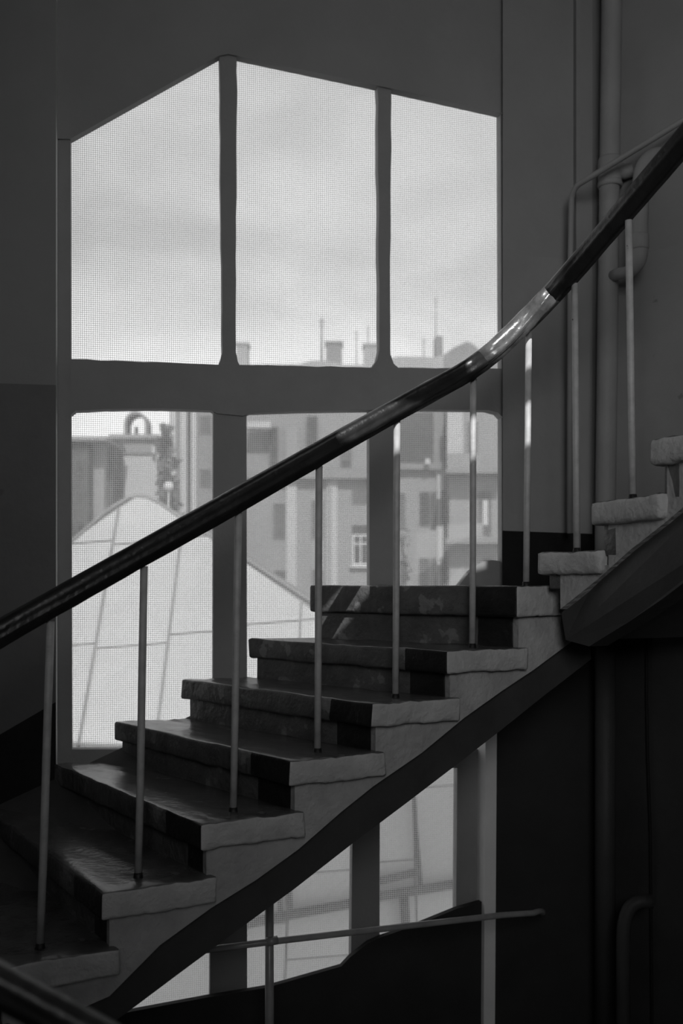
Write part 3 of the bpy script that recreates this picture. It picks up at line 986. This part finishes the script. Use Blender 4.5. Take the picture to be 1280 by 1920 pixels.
# ================================================================== OUTSIDE: buildings
def fbox(b, x0, y0, x1, y1, Y, dep, mi=0):
    A = atY(x0, y0, Y); B = atY(x1, y1, Y)
    box(b, A.x, B.x, Y, Y + dep, B.z, A.z, mi)
def fpart(name, rect, Y, dep, m, parent):
    if rect[3] in (1200, 1250, 1500): rect = (rect[0], rect[1], rect[2], HY + (ZC + 9.0) / Y * F)
    b = bmesh.new()
    fbox(b, *rect, Y, dep)
    return obj(name, b, [m], parent)
def far_window(par, rect, Y, frame='wframe', pane_m='pane_d', fr=2.2, mull=True):
    x0, y0, x1, y1 = rect
    b = bmesh.new()
    fbox(b, x0, y0, x0 + fr, y1, Y - 0.06, 0.06)
    fbox(b, x1 - fr, y0, x1, y1, Y - 0.06, 0.06)
    fbox(b, x0 + fr, y0, x1 - fr, y0 + fr, Y - 0.06, 0.06)
    fbox(b, x0 + fr, y1 - fr, x1 - fr, y1, Y - 0.06, 0.06)
    if mull:
        xm = (x0 + x1) / 2
        fbox(b, xm - fr * 0.4, y0 + fr, xm + fr * 0.4, y1 - fr, Y - 0.06, 0.06)
        ym = y0 + (y1 - y0) * 0.3
        fbox(b, x0 + fr, ym - fr * 0.4, xm - fr * 0.4, ym + fr * 0.4, Y - 0.06, 0.06)
        fbox(b, xm + fr * 0.4, ym - fr * 0.4, x1 - fr, ym + fr * 0.4, Y - 0.06, 0.06)
    wo_ = obj('window', b, [frame], par)
    b = bmesh.new()
    fbox(b, x0 + fr * 0.5, y0 + fr * 0.5, x1 - fr * 0.5, y1 - fr * 0.5, Y - 0.03, 0.03)
    obj('pane', b, [pane_m], wo_)
    return wo_
YF = 42.0
# apartment block seen in the middle light
A1 = empty('apartment_building', atY(580, 1400, YF), 'pale apartment block with white framed window seen through the middle light', 'building')
fpart('wall', (440, 897, 706, 1500), YF, 8, 'fac_a', A1)
fpart('attic_wall', (440, 755, 706, 882), YF + 0.3, 7.5, 'fac_m', A1)
fpart('cornice', (438, 882, 708, 897), YF - 0.5, 1.0, 'fac_b', A1)
fpart('pilaster', (535, 800, 560, 882), YF + 0.05, 0.3, 'fac_a', A1)
fpart('pilaster', (536, 897, 556, 1500), YF - 0.15, 0.2, 'fac_w', A1)
fpart('pilaster', (612, 897, 632, 1500), YF - 0.15, 0.2, 'fac_w', A1)
for rect, pm in (((512, 944, 536, 1010), 'pane_m'), ((513, 1070, 537, 1140), 'pane_m'), ((584, 938, 606, 1010), 'pane_m'), ((584, 1068, 606, 1140), 'pane_m'),
                 ((660, 918, 694, 944), 'pane_m'), ((505, 800, 522, 862), 'pane_d'), ((574, 780, 596, 862), 'pane_d'), ((640, 800, 660, 862), 'pane_m')):
    far_window(A1, rect, YF, 'fac_b', pm, 1.2, False)
far_window(A1, (660, 1002, 692, 1060), YF, 'wframe', 'pane_d', 4.0)
fpart('window_blind', (660, 985, 692, 1001), YF - 0.05, 0.05, 'fac_d', A1)
fpart('window_sill', (656, 1060, 696, 1064), YF - 0.25, 0.25, 'wframe', A1)
fpart('drain_pipe', (617, 897, 620, 1500), YF - 0.3, 0.1, 'fac_m', A1)
# dark roofed projection left of it
fpart('canopy', (462, 790, 508, 802), YF - 0.8, 0.8, 'fac_w', A1)

A2 = empty('apartment_building', atY(790, 1400, YF + 2), 'pale building with dark top storey and paired shutters in the right light', 'building')
fpart('wall', (707, 866, 832, 1500), YF + 2, 8, 'fac_a', A2)
fpart('attic_wall', (709, 772, 812, 866), YF + 2.2, 7.5, 'fac_d', A2)
fpart('side_pier', (812, 772, 832, 866), YF + 2.0, 7.5, 'fac_b', A2)
fpart('cornice', (706, 866, 834, 880), YF + 1.6, 0.6, 'fac_b', A2)
fpart('corner_quoin', (819, 880, 832, 1500), YF + 1.85, 0.15, 'fac_w', A2)
for rect in ((786, 922, 806, 986), (785, 1046, 806, 1110)):
    far_window(A2, rect, YF + 2, 'fac_b', 'pane_d', 1.0, False)
for rect in ((809, 922, 818, 985), (826, 920, 834, 983), (809, 1046, 817, 1108), (826, 1046, 833, 1108)):
    fpart('shutter', rect, YF + 1.75, 0.1, 'fac_d', A2)
for rect in ((745, 925, 760, 990), (748, 1050, 762, 1110)):
    far_window(A2, rect, YF + 2, 'fac_b', 'pane_m', 1.0, False)
fpart('railing', (750, 853, 812, 860), YF + 1.4, 0.1, 'fac_d', A2)
fpart('washing', (797, 860, 806, 870), YF + 1.3, 0.05, 'wframe', A2)

A3 = empty('apartment_building', atY(890, 1400, YF + 0.6), 'pale building with stacked balconies at the right window edge', 'building')
fpart('wall', (842, 757, 980, 1500), YF + 0.6, 8, 'fac_a', A3)
fpart('upper_wall', (838, 757, 868, 878), YF + 0.5, 0.1, 'fac_w', A3)
for y in (878, 1010):
    bslab = fpart('balcony_slab', (836, y, 945, y + 9), YF - 0.6, 1.2, 'fac_b', A3)
    fpart('balcony_front', (840, y - 28, 905, y), YF - 0.55, 0.12, 'fac_a', bslab)
for rect in ((893, 920, 922, 1003), (893, 1046, 922, 1120), (876, 790, 896, 868)):
    far_window(A3, rect, YF + 0.6, 'fac_b', 'pane_m', 2.0, False)
fpart('curtain', (905, 938, 914, 985), YF + 0.5, 0.03, 'wframe', A3)
# bare creeper between the two buildings
cr = empty('creeper', atY(757, 1130, YF - 2), 'dark bare creeper climbing beside the mullion', 'plant')
b = bmesh.new()
stem = [Vector((atY(757, 1160, YF - 2).x, YF - 2, -9.0))] + [atY(757 + 3 * math.sin(k), 1160 - k * 12, YF - 2) for k in range(14)]
tube(b, stem, 0.06, 6)
obj('stem', b, ['leaf'], cr)
b = bmesh.new()
for k in range(90):
    y = R.uniform(990, 1150); x = 757 + R.gauss(0, 5)
    c = atY(x, y, YF - 2 + R.uniform(-0.3, 0.3))
    v = [Vector((R.uniform(-0.12, 0.12), R.uniform(-0.1, 0.1), R.uniform(-0.12, 0.12))) for _ in range(4)]
    prism(b, [c + v[0], c + v[1], c + v[2]], v[3] * 0.3)
o = obj('foliage', b, ['leaf'], cr); o['kind'] = 'stuff'

# left light: arched belfry gable, courtyard walls
YT = 34.0
T1 = empty('belfry_house', atY(250, 1300, YT), 'white house end topped by a small round arch seen above the roof', 'building')
fpart('wall', (214, 850, 296, 1200), YT, 1.5, 'fac_w', T1)
fpart('frieze', (210, 822, 292, 850), YT - 0.1, 1.6, 'fac_b', T1)
fpart('cornice', (203, 814, 296, 822), YT - 0.3, 1.9, 'fac_a', T1)
b = bmesh.new()
for r0, r1 in (((254, 806), (22, 17)),):
    cx_, cy_ = r0; ro, ri = r1
    pts = [(cx_ - ro, 814)] + [(cx_ + ro * math.cos(math.pi - math.pi * k / 14), 796 - ro * 1.15 * math.sin(math.pi * k / 14)) for k in range(15)] + [(cx_ + ro, 814)]
    inn_ = [(cx_ + ri, 814)] + [(cx_ + ri * math.cos(math.pi * k / 14), 796 - ri * 1.15 * math.sin(math.pi * k / 14)) for k in range(15)] + [(cx_ - ri, 814)]
    prism(b, [atY(x, y, YT + 0.2) for x, y in pts + inn_], Vector((0, 0.8, 0)))
obj('arch', b, ['fac_b'], T1)
fpart('finial', (252, 800, 257, 814), YT + 0.3, 0.2, 'fac_d', T1)
fpart('lamp', (285, 836, 290, 850), YT - 0.3, 0.2, 'wframe', T1)
T2 = empty('courtyard_building', atY(170, 1300, YT - 3), 'dark courtyard building at the left edge of the window', 'building')
fpart('wall', (60, 826, 166, 1250), YT - 3, 2.4, 'fac_d', T2)
fpart('wing_wall', (168, 824, 196, 1250), YT - 2.4, 2, 'fac_m', T2)
fpart('wing_return', (196, 822, 212, 1250), YT - 2.0, 1.5, 'fac_d', T2)
fpart('roof_edge', (60, 818, 200, 826), YT - 3.3, 2.7, 'fac_b', T2)
for y in (860, 920, 975):
    far_window(T2, (143, y, 160, y + 30), YT - 3, 'fac_m', 'pane_d', 1.0, False)
T3 = empty('striped_building', atY(365, 1300, YT + 2), 'tall building with vertical white pilasters left of the mullion', 'building')
fpart('wall', (318, 768, 420, 1200), YT + 2, 4, 'fac_b', T3)
for x0, x1, m_ in ((320, 330, 'fac_w'), (338, 350, 'fac_w'), (358, 368, 'fac_w'), (352, 356, 'fac_d')):
    fpart('pilaster', (x0, 768, x1, 1200), YT + 1.8, 0.2, m_, T3)
for y in (780, 880, 960):
    far_window(T3, (374, y, 396, y + 32), YT + 2, 'fac_b', 'pane_m', 1.2, False)
T4 = empty('conifer_tree', atY(312, 1200, YT - 1), 'dark narrow tree between the belfry house and the striped building', 'tree')
b = bmesh.new()
for k in range(260):
    tt = R.random()
    y = 800 + tt * 190
    x = 309 + tt * 8 + R.gauss(0, 4 + 7 * tt)
    c = atY(x, y, YT - 1 + R.uniform(-0.6, 0.6))
    v = [Vector((R.uniform(-0.2, 0.2), R.uniform(-0.2, 0.2), R.uniform(-0.2, 0.2))) for _ in range(4)]
    prism(b, [c + v[0], c + v[1], c + v[2]], v[3] * 0.3)
o = obj('foliage', b, ['leaf'], T4); o['kind'] = 'stuff'
b = bmesh.new()
tube(b, [atY(314, 1200, YT - 1), atY(311, 830, YT - 1)], [0.15, 0.05], 6)
obj('trunk', b, ['leaf'], T4)
b = bmesh.new()
bmesh.ops.create_icosphere(b, subdivisions=2, radius=0.17, matrix=__import__('mathutils').Matrix.Translation(atY(316, 912, YT - 2)))
for f in b.faces: f.smooth = True
tube(b, [atY(316, 920, YT - 2), Vector((atY(316, 920, YT - 2).x, YT - 2, -9.0))], 0.03, 6)
tag(obj('globe_lamp', b, ['wframe']), 'round white globe street lamp in front of the dark tree', 'lamp')

# skyline above the transom
YK = 75.0
def chimney(rect, lab, m_, cap=True, Y=YK + 1):
    c = empty('chimney_stack', atY((rect[0] + rect[2]) / 2, rect[3], Y), lab, 'chimney', 'skyline chimneys')
    fpart('stack', (rect[0], rect[1], rect[2], 692), Y, 1.4, m_, c)
    if cap:
        fpart('cap', (rect[0] - 2, rect[1] - 5, rect[2] + 2, rect[1]), Y - 0.1, 1.6, m_, c)
chimney((611, 644, 641, 760), 'broad chimney on the skyline right of the thin mast', 'sky_b')
chimney((682, 648, 708, 760), 'chimney on the skyline touching the right upper mullion', 'sky_l')
chimney((443, 646, 464, 760), 'pale chimney on the skyline against the left upper mullion', 'sky_l')
chimney((816, 630, 830, 700), 'slim tall chimney on the skyline beside the gabled roof', 'sky_b', False)
def skyhouse(pix, lab, m_, Y=YK, dep=6):
    b = bmesh.new()
    yb = HY + (ZC + 9.0) / Y * F
    pix = [(x, yb if y == 760 else y) for x, y in pix]
    prism(b, [atY(x, y, Y) for x, y in pix], Vector((0, dep, 0)))
    o = obj('distant_roof', b, [m_])
    tag(o, lab, 'roof')
skyhouse([(732, 760), (732, 672), (745, 668), (815, 670), (832, 664), (832, 760)], 'low flat roofline on the skyline in the upper right light', 'sky_l')
skyhouse([(833, 760), (833, 664), (850, 652), (876, 640), (888, 646), (905, 662), (950, 676), (950, 760)], 'gabled roof on the skyline near the handrail', 'sky_b')
skyhouse([(436, 760), (436, 684), (560, 683), (585, 676), (612, 676), (640, 684), (715, 684), (715, 760)], 'faint low roofline on the skyline in the upper middle light', 'sky_l')
def mast(x, y0, y1, lab, r=0.028):
    b = bmesh.new()
    tube(b, [atY(x, min(y1, 690), YK + 1.6), atY(x, y0, YK + 1.6)], [r * 1.6, r], 6)
    for k in range(3):
        yy = y0 + 6 + k * 6
        tube(b, [atY(x - 5 + k, yy, YK + 1.6), atY(x + 5 - k, yy, YK + 1.6)], r * 0.7, 5)
    tag(obj('antenna_mast', b, ['sky_b']), lab, 'antenna', 'skyline antennas')
mast(603, 596, 760, 'thin antenna mast left of the broad chimney', 0.06)
mast(690, 610, 650, 'short antenna on the chimney by the right upper mullion')
mast(817, 556, 634, 'tall thin antenna above the slim chimney')
mast(794, 632, 672, 'short antenna on the flat roofline in the upper right light')
mast(668, 618, 700, 'faint antenna between the two middle chimneys')

# yard ground far below
b = bmesh.new()
box(b, -60, 60, 5.4, 140, -9.2, -9.0)
tag(obj('ground', b, ['street']), None, None, None, 'structure')
